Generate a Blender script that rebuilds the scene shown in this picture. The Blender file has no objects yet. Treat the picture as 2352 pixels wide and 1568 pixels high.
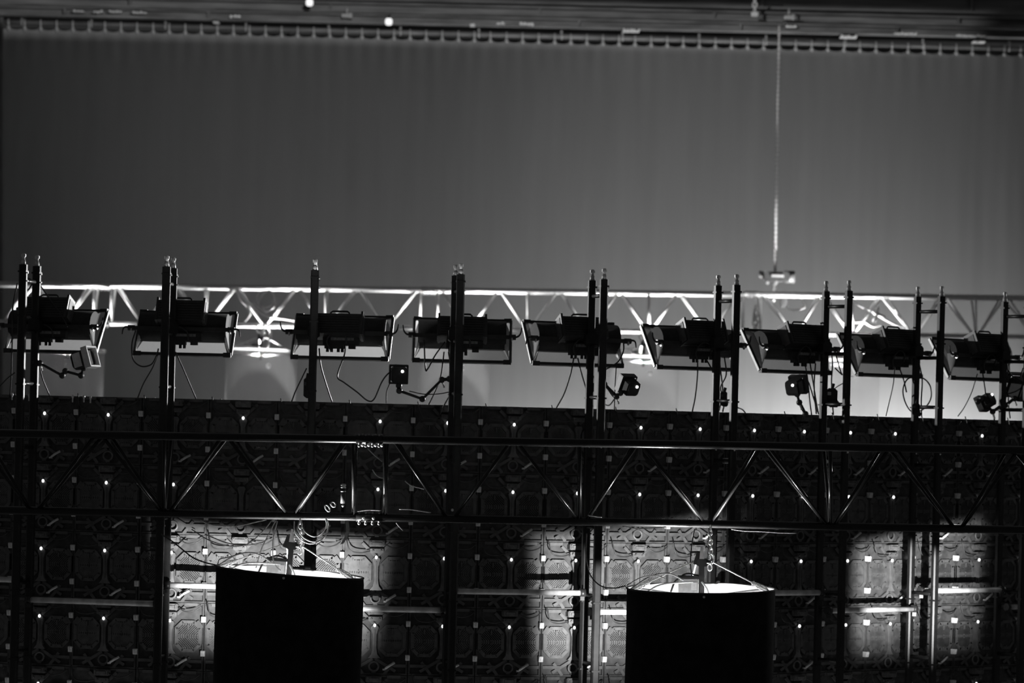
import bpy, math, random
from mathutils import Vector, Matrix
random.seed(7)
SC = bpy.context.scene
COL = SC.collection
V = Vector

# ------------------------------------------------------------------ camera
F_PX, V0, ROLL, CZ = 8212.0, 972.0, 0.0242, 6.0      # 2352 x 1568 frame
cam_d = bpy.data.cameras.new('camera')
cam = bpy.data.objects.new('camera', cam_d)
COL.objects.link(cam)
c_, s_ = math.cos(ROLL), math.sin(ROLL)
cam.matrix_world = Matrix(((c_, -s_, 0, 0), (0, 0, -1, 0), (s_, c_, 0, CZ), (0, 0, 0, 1)))
cam_d.sensor_width = 36.0
cam_d.lens = F_PX / 2352 * 36.0
cam_d.shift_y = (V0 - 784) / 2352
cam_d.clip_end = 500
cam_d.dof.use_dof = True
cam_d.dof.focus_distance = 23.8
cam_d.dof.aperture_fstop = 3.2
SC.camera = cam


def P(px, py, D):
    """world point seen at a pixel of the photograph, at distance D from the camera"""
    dx, dy = px - 1176, py - V0
    u, v = c_ * dx + s_ * dy, -s_ * dx + c_ * dy
    return V((u * D / F_PX, D, CZ - v * D / F_PX))


# ------------------------------------------------------------------ world, exposure
w = bpy.data.worlds.new('world')
SC.world = w
w.use_nodes = True
w.node_tree.nodes['Background'].inputs[0].default_value = (1, 1, 1, 1)
w.node_tree.nodes['Background'].inputs[1].default_value = 0.045
SC.view_settings.view_transform = 'Standard'
SC.view_settings.look = 'None'
SC.view_settings.exposure = 0.0
SC.view_settings.gamma = 1.0
SC.view_settings.use_curve_mapping = False
SC.cycles.max_bounces = 6
SC.cycles.use_denoising = True


# ------------------------------------------------------------------ lights
def light(name, kind, loc, target=None, power=100, size=0.1, size_y=None, angle=60, blend=0.2):
    d = bpy.data.lights.new(name, kind)
    d.energy = power
    o = bpy.data.objects.new(name, d)
    COL.objects.link(o)
    o.location = loc
    if target is not None:
        o.rotation_euler = (V(target) - V(loc)).to_track_quat('-Z', 'Y').to_euler()
    if kind == 'AREA':
        d.shape = 'RECTANGLE'
        d.size = size
        d.size_y = size_y or size
    else:
        d.shadow_soft_size = size
    if kind == 'SPOT':
        d.spot_size = math.radians(angle)
        d.spot_blend = blend
    return o


# stage wash rising from behind the LED wall onto the drop cloth
light('stage_wash_lamp', 'AREA', P(2040, 1170, 57.1), P(2040, 850, 58), 250, 4.2, 0.3)
light('stage_wash_lamp', 'AREA', P(1380, 1190, 56.9), P(1380, 800, 58), 100, 4.0, 0.4)
light('stage_wash_lamp', 'AREA', P(700, 1200, 56.7), P(700, 800, 58), 13, 3.5, 0.4)
light('upstage_fill_spot', 'SPOT', P(1700, 2000, 46), P(1690, 560, 58), 1900, 1.5, angle=37, blend=1.0)  # added spot, stands in for the haze glow over the cloth
light('upstage_fill_spot', 'SPOT', P(800, 2000, 46), P(850, 450, 58), 800, 1.5, angle=44, blend=1.0)  # second added spot, lifts the left half of the cloth
# wash on the lit truss, from just below it
light('truss_wash_lamp', 'AREA', V((1.4, 46.9, CZ - 0.9)), V((0.5, 48.7, CZ + 1.6)), 18, 13.0, 0.3)
# beams that catch the posts of the towers from upstage right, a weaker one from the left
light('side_lamp', 'SPOT', P(1900, 850, 31.2), P(350, 760, 25.8), 3000, 0.15, angle=26, blend=0.6)
light('side_lamp', 'SPOT', P(3500, 700, 36.0), P(1700, 760, 26.3), 700, 0.15, angle=26, blend=0.6)
light('side_lamp', 'SPOT', P(-700, 640, 31.0), P(1750, 800, 27.4), 2000, 0.15, angle=34, blend=0.8)
# unseen fill light added low in front of the wall to lift its pale fittings
light('low_fill_lamp', 'AREA', V((-2.6, 25.95, CZ - 2.9)), V((-2.6, 26.1, CZ)), 3.5, 3.2, 0.12)
light('low_fill_lamp', 'AREA', V((0.3, 26.15, CZ - 2.9)), V((0.3, 26.3, CZ)), 3.5, 2.4, 0.12)
light('low_fill_lamp', 'AREA', V((2.3, 27.2, CZ - 2.9)), V((2.3, 27.4, CZ)), 3, 1.6, 0.12)
# narrow beams onto the rear of the wall
def unseen_spot(src, D, box, watts, soft):
    """an unseen spotlight, its emission masked to a box (left, right, top, bottom in the photograph) on the wall at distance D"""
    x0, x1, y0, y1 = box
    o = light('unseen_spot', 'SPOT', src, P((x0 + x1) / 2, (y0 + y1) / 2, D), watts, 0.01, angle=60, blend=0.1)
    M = o.rotation_euler.to_matrix().transposed()

    def uv(px, py):
        q = M @ (P(px, py, D) - V(src))
        return q.x / -q.z, q.y / -q.z
    (l, t), (r, b) = uv(x0, y0), uv(x1, y1)
    o.data.use_nodes = True
    nt = o.data.node_tree
    N, Lk = nt.nodes, nt.links
    em = N['Emission']
    tc = N.new('ShaderNodeTexCoord')
    sp = N.new('ShaderNodeSeparateXYZ')
    Lk.new(tc.outputs['Normal'], sp.inputs[0])

    def m(op, a, b_):
        n = N.new('ShaderNodeMath')
        n.operation = op
        for k, v in enumerate((a, b_)):
            if isinstance(v, (int, float)):
                n.inputs[k].default_value = v
            else:
                Lk.new(v, n.inputs[k])
        return n.outputs[0]
    z = m('ABSOLUTE', sp.outputs['Z'], 0)
    u, v = m('DIVIDE', sp.outputs['X'], z), m('DIVIDE', sp.outputs['Y'], z)

    def edge(val, a, c):
        n = N.new('ShaderNodeMapRange')
        n.interpolation_type = 'SMOOTHSTEP'
        Lk.new(val, n.inputs['Value'])
        n.inputs['From Min'].default_value = a
        n.inputs['From Max'].default_value = c
        return n.outputs[0]
    g = m('MULTIPLY', m('MULTIPLY', edge(u, l - soft[0], l + soft[0]), edge(u, r + soft[1], r - soft[1])),
          m('MULTIPLY', edge(v, t + soft[2], t - soft[2]), edge(v, b - soft[3], b + soft[3])))
    Lk.new(g, em.inputs['Strength'])
    return o


unseen_spot(P(660, 1720, 23.5), 26.3, (362, 830, 1200, 1470), 1500, (0.025, 0.07, 0.016, 0.085))
unseen_spot(P(1600, 1760, 23.5), 26.7, (1225, 1620, 1210, 1530), 1700, (0.04, 0.07, 0.018, 0.085))
unseen_spot(P(2330, 1680, 23.5), 28.2, (1955, 2240, 1235, 1470), 3300, (0.022, 0.03, 0.014, 0.05))
# added front light, masked to brighten only the girders over the drop cloth
unseen_spot(P(1000, -500, 40), 57.6, (-500, 2250, -60, 116), 3000, (0.05, 0.10, 0.004, 0.006))
# added high front light, masked to brighten the hoops under the lit truss
unseen_spot(V((P(1175, 821, 48.2).x, 43, CZ + 8.5)), 48.2, (-100, 2450, 748, 890), 15000, (0.02, 0.02, 0.005, 0.005))
# added unseen spot brightening the hoist chain, in place of a haze beam
light('chain_fill_spot', 'SPOT', P(1776, 1000, 46.5), P(1784, 300, 49.2), 220, 0.05, angle=40, blend=0.8)

# ------------------------------------------------------------------ materials
MATS = {}


def mat(name, col, rough=0.6, metal=0.0, noise=0.0, scale=40.0, emit=0.0, transl=0.0, alpha=1.0, bump=0.0, spec=0.5, stretch=None):
    if name in MATS:
        return MATS[name]
    m = bpy.data.materials.new(name)
    m.use_nodes = True
    nt = m.node_tree
    b = nt.nodes['Principled BSDF']
    out = nt.nodes['Material Output']
    b.inputs['Base Color'].default_value = (col, col, col, 1)
    b.inputs['Roughness'].default_value = rough
    b.inputs['Metallic'].default_value = metal
    b.inputs['Specular IOR Level'].default_value = spec
    if noise or bump:
        tc = nt.nodes.new('ShaderNodeTexCoord')
        mp = nt.nodes.new('ShaderNodeMapping')
        if stretch:
            mp.inputs['Scale'].default_value = stretch
        n = nt.nodes.new('ShaderNodeTexNoise')
        n.inputs['Scale'].default_value = scale
        n.inputs['Detail'].default_value = 5
        nt.links.new(tc.outputs['Object'], mp.inputs[0])
        nt.links.new(mp.outputs[0], n.inputs['Vector'])
        if noise:
            r = nt.nodes.new('ShaderNodeMapRange')
            r.inputs['From Min'].default_value = 0.3
            r.inputs['From Max'].default_value = 0.7
            r.inputs['To Min'].default_value = col * (1 - noise)
            r.inputs['To Max'].default_value = col * (1 + noise)
            nt.links.new(n.outputs[0], r.inputs[0])
            nt.links.new(r.outputs[0], b.inputs['Base Color'])
        if bump:
            bp = nt.nodes.new('ShaderNodeBump')
            bp.inputs['Strength'].default_value = bump
            bp.inputs['Distance'].default_value = 0.01
            nt.links.new(n.outputs[0], bp.inputs['Height'])
            nt.links.new(bp.outputs[0], b.inputs['Normal'])
    if emit:
        b.inputs['Emission Color'].default_value = (1, 1, 1, 1)
        b.inputs['Emission Strength'].default_value = emit
    last = b.outputs[0]
    if transl:
        t = nt.nodes.new('ShaderNodeBsdfTranslucent')
        t.inputs[0].default_value = (col, col, col, 1)
        mx = nt.nodes.new('ShaderNodeMixShader')
        mx.inputs[0].default_value = transl
        nt.links.new(last, mx.inputs[1])
        nt.links.new(t.outputs[0], mx.inputs[2])
        last = mx.outputs[0]
    if alpha < 1:
        t = nt.nodes.new('ShaderNodeBsdfTransparent')
        mx = nt.nodes.new('ShaderNodeMixShader')
        mx.inputs[0].default_value = alpha
        nt.links.new(t.outputs[0], mx.inputs[1])
        nt.links.new(last, mx.inputs[2])
        last = mx.outputs[0]
    nt.links.new(last, out.inputs['Surface'])
    MATS[name] = m
    return m


BLACK = mat('black_powder_coat', 0.025, 0.42, noise=0.3, scale=25)
BLACKM = mat('black_matt_plastic', 0.022, 0.75, noise=0.3, scale=30)
RUBBER = mat('black_cable_rubber', 0.03, 0.45, noise=0.2, scale=20)
CABLE = mat('grey_cable_rubber', 0.30, 0.5, noise=0.2, scale=30)
DRAPE = mat('black_blackout_cloth', 0.012, 0.95, noise=0.4, scale=12, bump=0.2, spec=0.1)
LINING = mat('white_shade_lining', 0.8, 0.8, noise=0.06, scale=20)
ALU = mat('brushed_aluminium', 0.66, 0.42, 0.0, noise=0.15, scale=30)
DARKTRUSS = mat('black_truss_tube', 0.012, 0.22, noise=0.25, scale=20, spec=0.25)
GALV = mat('galvanised_pipe', 0.6, 0.5, 0.2, noise=0.3, scale=14)
STEEL = mat('bright_steel', 0.7, 0.3, 0.5, noise=0.1, scale=40)
DULL = mat('dull_steel', 0.25, 0.5, noise=0.2, scale=40)
POST = mat('black_post_paint', 0.012, 0.42, noise=0.3, scale=25, spec=0.35)
CLIP = mat('pale_clip_plastic', 0.85, 0.5, noise=0.1, scale=40)
ROPE = mat('pale_wire_rope', 0.75, 0.55, noise=0.15, scale=90)
PLATE = mat('dark_panel_casting', 0.06, 0.6, noise=0.35, scale=18, bump=0.2, spec=0.3)
RIB = mat('panel_rib_casting', 0.085, 0.55, noise=0.3, scale=22)
COLUMN = mat('panel_column_casting', 0.12, 0.45, noise=0.25, scale=16)
BOXM = mat('panel_control_box', 0.11, 0.5, noise=0.4, scale=35)
LATCH = mat('white_latch_plastic', 0.7, 0.5, noise=0.12, scale=60)
LED = mat('indicator_glow', 0.8, 0.4, emit=1.6)
GREYP = mat('grey_box_plastic', 0.5, 0.5, noise=0.15, scale=40)
PALE = mat('pale_edge_strip', 0.65, 0.4, 0.1, noise=0.1, scale=30)
FROST = mat('frosted_reflector', 0.62, 0.55, noise=0.1, scale=15, transl=0.55)
SKIN = mat('grey_reflector_skin', 0.5, 0.6, noise=0.1, scale=15, transl=0.45)
SCRIM = mat('sheer_shade_cloth', 0.6, 0.8, noise=0.2, scale=9, transl=0.5, alpha=0.15, stretch=(1, 1, 0.1))
CLOTH = mat('grey_drop_cloth', 0.28, 0.9, noise=0.05, scale=1.6, stretch=(3.0, 1, 0.22), spec=0.1)
SIDE = mat('dark_side_cloth', 0.10, 0.9, noise=0.2, scale=3, spec=0.1)
BEAM = mat('dusty_beam_paint', 0.20, 0.7, noise=0.45, scale=2.5, stretch=(0.6, 1, 3))
BEAMD = mat('dark_beam_paint', 0.24, 0.7, noise=0.4, scale=2.5, stretch=(0.4, 1, 3))
TIE = mat('pale_tie_line', 0.45, 0.8, noise=0.1, scale=30)
LAMPW = mat('lit_lamp_face', 0.9, 0.4, emit=0.7)
VOID = mat('back_wall_paint', 0.12, 0.9, noise=0.3, scale=1.5)
LAMPGLOW = mat('shade_bulb_glow', 0.9, 0.4, emit=4.0)


# ------------------------------------------------------------------ mesh builder
class MB:
    def __init__(self):
        self.v, self.f, self.s = [], [], []

    def add(self, vs, fs, smooth=False):
        n = len(self.v)
        self.v += [tuple(p) for p in vs]
        for f in fs:
            self.f.append(tuple(i + n for i in f))
            self.s.append(smooth)
        return self

    def box(self, c, s, M=None):
        c = V(c)
        vs = [V((x * s[0] / 2, y * s[1] / 2, z * s[2] / 2)) for x in (-1, 1) for y in (-1, 1) for z in (-1, 1)]
        vs = [c + (M @ p if M else p) for p in vs]
        return self.add(vs, [(0, 1, 3, 2), (4, 6, 7, 5), (0, 4, 5, 1), (2, 3, 7, 6), (0, 2, 6, 4), (1, 5, 7, 3)])

    def bbox(self, c, s, b=0.15, M=None):
        """box with chamfered vertical edges (along its second axis)"""
        hx, hy, hz = s[0] / 2, s[1] / 2, s[2] / 2
        k = min(s[0], s[2]) * b
        prof = [(-hx + k, -hz), (hx - k, -hz), (hx, -hz + k), (hx, hz - k), (hx - k, hz), (-hx + k, hz), (-hx, hz - k), (-hx, -hz + k)]
        return self.prism(prof, -hy, hy, c, M)

    def prism(self, prof, y0, y1, c=(0, 0, 0), M=None):
        c = V(c)
        n = len(prof)
        vs = [V((x, y0, z)) for x, z in prof] + [V((x, y1, z)) for x, z in prof]
        vs = [c + (M @ p if M else p) for p in vs]
        fs = [tuple(range(n)), tuple(range(2 * n - 1, n - 1, -1))]
        fs += [(i, i + n, (i + 1) % n + n, (i + 1) % n) for i in range(n)]
        return self.add(vs, fs)

    def tube(self, p, q, r, n=8, r2=None):
        return self.path([V(p), V(q)], r, n, r2)

    def path(self, pts, r, n=6, r2=None, closed=False):
        pts = [V(p) for p in pts]
        L = len(pts)
        vs = []
        up = None
        for i, p in enumerate(pts):
            if closed:
                d = pts[(i + 1) % L] - pts[i - 1]
            else:
                d = pts[min(i + 1, L - 1)] - pts[max(i - 1, 0)]
            if d.length < 1e-9:
                d = V((0, 0, 1))
            d.normalize()
            if up is None:
                up = V((0, 0, 1)) if abs(d.z) < 0.9 else V((0, 1, 0))
            a = d.cross(up)
            if a.length < 1e-6:
                a = d.cross(V((1, 0, 0)))
            a.normalize()
            b = a.cross(d)
            up = b
            rr = r if r2 is None else r + (r2 - r) * i / max(1, L - 1)
            vs += [p + rr * (math.cos(2 * math.pi * j / n) * a + math.sin(2 * math.pi * j / n) * b) for j in range(n)]
        fs = []
        for i in range(L if closed else L - 1):
            i2 = (i + 1) % L
            for j in range(n):
                fs.append((i * n + j, i * n + (j + 1) % n, i2 * n + (j + 1) % n, i2 * n + j))
        self.add(vs, fs, True)
        if not closed:
            k = len(self.v) - len(vs)
            self.f.append(tuple(k + j for j in range(n - 1, -1, -1)))
            self.f.append(tuple(k + (L - 1) * n + j for j in range(n)))
            self.s += [False, False]
        return self

    def ring(self, c, R, r, ax=(0, 1, 0), n=20, m=6, sy=1.0):
        ax = V(ax).normalized()
        a = ax.cross(V((0, 0, 1)))
        if a.length < 1e-6:
            a = V((1, 0, 0))
        a.normalize()
        b = ax.cross(a)
        c = V(c)
        return self.path([c + R * (math.cos(t) * a + sy * math.sin(t) * b) for t in [2 * math.pi * i / n for i in range(n)]], r, m, closed=True)

    def ball(self, c, r, n=8, m=5, sz=1.0):
        c = V(c)
        vs = [c + V((0, 0, -r * sz))]
        for i in range(1, m):
            t = math.pi * i / m - math.pi / 2
            vs += [c + V((r * math.cos(t) * math.cos(2 * math.pi * j / n), r * math.cos(t) * math.sin(2 * math.pi * j / n), r * sz * math.sin(t))) for j in range(n)]
        vs.append(c + V((0, 0, r * sz)))
        fs = [(0, 1 + (j + 1) % n, 1 + j) for j in range(n)]
        for i in range(m - 2):
            for j in range(n):
                fs.append((1 + i * n + j, 1 + i * n + (j + 1) % n, 1 + (i + 1) * n + (j + 1) % n, 1 + (i + 1) * n + j))
        k = 1 + (m - 2) * n
        fs += [(k + j, k + (j + 1) % n, len(vs) - 1) for j in range(n)]
        return self.add(vs, fs, True)

    def mesh(self, name, m):
        me = bpy.data.meshes.new(name)
        me.from_pydata(self.v, [], self.f)
        me.polygons.foreach_set('use_smooth', self.s)
        me.materials.append(m)
        me.update()
        return me

    def build(self, name, m, parent=None, origin=None):
        """origin: world point used as the object's own origin"""
        if origin is not None:
            o_ = V(origin)
            self.v = [tuple(V(p) - o_) for p in self.v]
        o = put(name, self.mesh(name, m), parent)
        if origin is not None:
            o.location = origin
        return o


def put(name, me, parent=None, M=None):
    o = bpy.data.objects.new(name, me)
    COL.objects.link(o)
    if parent:
        o.parent = parent
    if M is not None:
        o.matrix_basis = M
    return o


def tag(o, label, cat, group=None):
    o['label'] = label
    o['category'] = cat
    if group:
        o['group'] = group
    return o


def empty(name, label, cat, M=None, group=None):
    o = bpy.data.objects.new(name, None)
    o.empty_display_size = 0.1
    COL.objects.link(o)
    if M is not None:
        o.matrix_basis = M
    return tag(o, label, cat, group)


def spline(pts, k=6):
    pts = [V(p) for p in pts]
    if len(pts) < 3:
        return pts
    q = [2 * pts[0] - pts[1]] + pts + [2 * pts[-1] - pts[-2]]
    out = []
    for i in range(1, len(q) - 2):
        a, b, c, d = q[i - 1:i + 3]
        for j in range(k):
            t = j / k
            out.append(0.5 * ((2 * b) + (c - a) * t + (2 * a - 5 * b + 4 * c - d) * t * t + (3 * b - a - 3 * c + d) * t ** 3))
    out.append(pts[-1])
    return out


def cable(name, label, pix, r=0.006, m=RUBBER, D=None, cat='cable', group=None):
    """a hanging cable through (px, py[, D]) points"""
    pts = [P(p[0], p[1], p[2] if len(p) > 2 else D) for p in pix]
    o = MB().path(spline(pts), r, 6).build(name, m, origin=pts[0])
    return tag(o, label, cat, group)


# ------------------------------------------------------------------ plan of the LED wall
WALL = [(-4.436, 26.79), (-3.930, 26.646), (-3.454, 26.512), (-2.97, 26.39), (-2.474, 26.32), (-1.975, 26.298), (-1.475, 26.311), (-0.977, 26.352),
        (-0.481, 26.42), (0.009, 26.52), (0.489, 26.659), (0.955, 26.838), (1.403, 27.06), (1.829, 27.323), (2.232, 27.619),
        (2.619, 27.935), (3.002, 28.257), (3.388, 28.575), (3.774, 28.892), (4.157, 29.214), (4.54, 29.536), (4.92, 29.86)]
K0 = 2                                     # list index of column 0


def wall_at(k, d=0.0, along=0.0):
    """position at column k (may be fractional), d metres out of the wall towards the viewer, and the heading there"""
    i = min(max(int(math.floor(k)) + K0, 1), len(WALL) - 3)
    t = k + K0 - i
    a, b = V((*WALL[i], 0)), V((*WALL[i + 1], 0))
    a0, b1 = V((*WALL[i - 1], 0)), V((*WALL[i + 2], 0))
    h0, h1 = b - a0, b1 - a
    h = (h0.normalized() * (1 - t) + h1.normalized() * t).normalized()
    th = math.atan2(h.y, h.x)
    p = a.lerp(b, t) + V((math.sin(th), -math.cos(th), 0)) * d + h * along
    return p, th


Z_TOP = CZ - 0.012 + 0.135


def DW(px, d):
    """distance of the point d metres in front of the wall that shows at column px of the photograph"""
    best = None
    for i in range(-10, 190):
        p, th = wall_at(i / 10.0, d)
        e = abs(1176 + c_ * F_PX * p.x / p.y - px)
        if best is None or e < best[0]:
            best = (e, p.y)
    return best[1]



# ================================================================== structure: back wall, side cloth
mb = MB().box((0, 62.6, CZ), (26, 0.2, 18))
o = mb.build('wall_back', VOID)
o['kind'] = 'structure'

# ------------------------------------------------------------------ drop cloth with ties on its batten
DC = 58.0


def yl(x, y0, y1):
    return y0 + (y1 - y0) * x / 2352.0


cl = empty('drop_cloth', 'huge grey drop cloth tied along its top edge, filling the upper half behind everything', 'curtain', Matrix.Translation(P(1176, 500, DC)))
N = 900
xs0, xs1 = -160, 2520
tie_x = [-165 + i * 36.9 for i in range(74)]
org = P(1176, 500, DC)
mb = MB()
vs = []
rows = [0, 0.03, 0.08, 0.3, 0.6, 1.0]
for i in range(N + 1):
    px = xs0 + (xs1 - xs0) * i / N
    ph = ((px - tie_x[0]) / 36.9) % 1.0
    sag = 6.0 * math.sin(math.pi * ph) ** 0.7
    ytop = yl(px, 63, 126) - 2 + sag
    for j, t in enumerate(rows):
        py = ytop + (1250 - ytop) * t
        p = P(px, py, DC)
        u = p.x
        amp = 0.0006 + 0.0045 * max(0.0, min(1.0, (px - 1650) / 250)) + 0.002 * max(0.0, min(1.0, (500 - px) / 300))
        fold = amp * (math.sin(u * 11.0 + 2.3 * math.sin(u * 2.1)) + 0.5 * math.sin(u * 27.0 + 3.0 * math.sin(u * 1.3))) * (0.6 + 0.5 * math.sin(u * 1.7 + 1.0))
        fold *= 0.35 + 0.65 * min(1.0, t * 4)
        pinch = 0.008 * (1 - min(1, t * 18)) * math.cos(2 * math.pi * ph)
        vs.append(V((p.x, p.y + fold + pinch, p.z)) - org)
R_ = len(rows)
mb.add(vs, [(i * R_ + j, i * R_ + j + 1, (i + 1) * R_ + j + 1, (i + 1) * R_ + j) for i in range(N) for j in range(R_ - 1)], True)
mb.build('cloth', CLOTH, cl)
tm = None
for px in tie_x:
    a = P(px, yl(px, 50, 112), DC - 0.03) - org
    b = P(px, yl(px, 63, 126), DC - 0.03) - org
    if tm is None:
        q = b - a
        m_ = MB().tube((0, 0, 0.02), q, 0.014, 6).ball(q, 0.028, 8, 5, 1.3).tube(q, q + V((0.012, 0, -0.05)), 0.010, 5)
        m_.ring((0, 0, 0), 0.045, 0.012, (1, 0, 0), 12, 5)
        tm = m_.mesh('tie', TIE)
    put('tie', tm, cl, Matrix.Translation(a))

mb = MB()
vs = []
for i in range(25):
    px = -150 + 158 * i / 24
    for py in (40, 1200):
        p = P(px, py, DC - 1.2)
        vs.append((p.x, p.y + 0.06 * math.sin(i * 1.3), p.z))
mb.add(vs, [(2 * i, 2 * i + 1, 2 * i + 3, 2 * i + 2) for i in range(24)], True)
tag(mb.build('side_curtain', SIDE, origin=P(-70, 40, DC - 1.2)), 'narrow dark side curtain hanging at the far left edge of the drop cloth', 'curtain')

# batten pipe
bat = empty('curtain_batten', 'long horizontal pipe carrying the row of tie lines of the drop cloth', 'pipe', Matrix.Translation(P(1176, 81, DC)))
org = P(1176, 81, DC)
MB().tube(P(-200, yl(-200, 50, 112), DC) - org, P(2560, yl(2560, 50, 112), DC) - org, 0.035, 10).build('pipe', BEAM, bat)
for px in (50, 210, 380, 565, 755, 920, 1100, 1290, 1430, 1606, 1760, 1942, 2120, 2318):
    MB().tube(P(px, yl(px, 34, 94), DC) - org, P(px, yl(px, 50, 112), DC) - org, 0.02, 6).ring(P(px, yl(px, 50, 112), DC) - org, 0.045, 0.014, (1, 0, 0), 10, 5).build('hanger', TIE, bat)


# fly beams above it (three long members, each with flanges and stiffeners)
def fly_girder(name, label, y0, y1, y0r, y1r, D, web, flange_m, thick, stiff):
    org = P(1176, (y0 + y0r) / 2, D)
    b = empty(name, label, 'beam', Matrix.Translation(org))
    A, B = P(-220, yl(-220, y0, y0r), D), P(2570, yl(2570, y0, y0r), D)
    C, E = P(-220, yl(-220, y1, y1r), D), P(2570, yl(2570, y1, y1r), D)
    m1 = MB()
    t = V((0, 0.12, 0))
    m1.add([A - org, B - org, E - org, C - org, A + t - org, B + t - org, E + t - org, C + t - org],
           [(0, 3, 2, 1), (4, 5, 6, 7), (0, 1, 5, 4), (2, 3, 7, 6), (1, 2, 6, 5), (0, 4, 7, 3)])
    m1.build('web', web, b)
    for (p, q) in ((A, B), (C, E)):
        h = (p + q) / 2 - org
        d = (q - p)
        M = d.to_track_quat('X', 'Z').to_matrix()
        MB().box(h + V((0, -0.06, 0)), (d.length, 0.2, thick), M).build('flange', flange_m, b)
    for px in stiff:
        u, v = P(px, yl(px, y0, y0r), D) - org, P(px, yl(px, y1, y1r), D) - org
        MB().box((u + v) / 2 + V((0, -0.05, 0)), (0.03, 0.12, (u - v).length)).build('stiffener', web, b)
    return b


fly_girder('fly_girder', 'broad dusty steel beam just above the curtain batten, with clutter on its face', 17, 35, 70, 88, DC - 0.2, BEAM, BEAM, 0.02, (150, 480, 900, 1330, 1700, 2060))
fly_girder('fly_girder', 'darker steel beam in the middle of the stack along the top edge', -9, 11, 45, 62, DC + 0.3, BEAMD, BEAM, 0.035, (300, 760, 1240, 1640, 2200))
fly_girder('fly_girder', 'topmost dark steel beam at the upper edge of the picture', -52, -16, -4, 33, DC + 0.8, BEAMD, BEAMD, 0.03, (100, 640, 1180, 1750, 2230))

# things fixed to the beams
CL = 'clips on the fly beam'
for i, (px, py, wd, ht, lab) in enumerate([
        (180, 26, 26, 4, 'row of pale clips on the broad beam near its left end'), (225, 27, 22, 4, 'row of pale clips on the broad beam second from its left end'),
        (265, 27, 30, 4, 'row of pale clips on the broad beam third from its left end'), (320, 29, 34, 4, 'long row of pale clips on the broad beam above the second curtain hanger'),
        (540, 38, 26, 6, 'tangle of pale clips at the left third of the broad beam'), (495, 50, 14, 3, 'small pale clip under the broad beam left of the tangle'),
        (1150, 54, 20, 6, 'pale clip on the broad beam right of its white lamp'), (1210, 55, 34, 7, 'larger pale clip cluster at the middle of the broad beam'),
        (1450, 70, 40, 8, 'pale clip cluster right of the beam middle'), (1085, 57, 12, 3, 'lone small pale clip under the beam middle'),
        (1817, 61, 26, 4, 'pale clip below the bright chain at upper right'), (1950, 84, 40, 5, 'bright clip cluster above the right part of the curtain ties'),
        (2080, 77, 54, 4, 'long pale clip row at the right end of the broad beam'), (2230, 82, 70, 4, 'longest pale clip row at the far right end of the broad beam'),
        (2250, 95, 30, 3, 'small clip row below the longest one at far right')]):
    mb = MB()
    D = DC - 0.42
    o0 = P(px, py, D)
    n = max(2, int(wd / 7))
    for j in range(n):
        q = P(px - wd / 2 + wd * (j + 0.5) / n + random.uniform(-1, 1), py + random.uniform(-1.5, 1.5) + 0.024 * wd * (j / n - .5), D)
        mb.box(q, (0.03, 0.05, ht * 0.007 * random.uniform(.6, 1.1)), Matrix.Rotation(random.uniform(-.6, .6), 3, 'Y'))
    mb.box(o0 + V((0, 0.14, 0)), (wd * 0.0066, 0.26, 0.012))
    tag(mb.build('clip_strip', CLIP, origin=o0), lab, 'clip', CL)
for px, py, s, lab in ((893, 50, 16, 'square white lamp glowing on the face of the broad beam'), (711, 6, 16, 'white lamp glowing on the top beam near the upper edge')):
    o0 = P(px, py, DC - 0.46)
    e = empty('girder_lamp', lab, 'lamp', Matrix.Translation(o0))
    k = s * DC / F_PX
    MB().bbox((0, 0, 0), (k, 0.03, k), 0.22).build('lens', LAMPW, e)
    MB().bbox((0, 0.06, 0), (k * 0.9, 0.1, k * 0.9), 0.2).build('housing', BLACKM, e)
    MB().tube((0, 0.08, k * .4), (0, 0.12, k * 1.1), 0.02, 6).build('bracket', BLACK, e)
# clamps
for px, py, lab in ((797, 29, 'pale beam clamp with a stub standing on the broad beam, right of the top lamp'), (1812, 33, 'small pale clamp beside the hanging chain at upper right')):
    o0 = P(px, py, DC - 0.42)
    e = empty('girder_clamp', lab, 'clamp', Matrix.Translation(o0))
    MB().box((0, 0.1, -0.05), (0.16, 0.34, 0.05)).box((0.06, -0.02, -0.05), (0.05, 0.14, 0.07)).build('jaw', TIE, e)
    MB().tube((0, 0, -0.03), (0, 0, 0.09), 0.018, 6).build('bolt', STEEL, e)
# short chain stub with clamp at the top
o0 = P(1733, 30, DC - 0.5)
e = empty('chain_stub', 'bright stub of chain with a weight hanging from the top edge at upper right', 'chain', Matrix.Translation(o0))
for i in range(3):
    MB().ring((0, 0, 0.06 + i * 0.075), 0.032, 0.014, (0, 1, 0) if i % 2 else (1, 0.3, 0), 12, 5, 1.5).build('link', STEEL, e)
MB().bbox((0, 0, -0.02), (0.11, 0.09, 0.07), 0.2).build('weight', STEEL, e)
MB().box((0, 0, 0.3), (0.36, 0.06, 0.03)).build('crossbar', STEEL, e)


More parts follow.
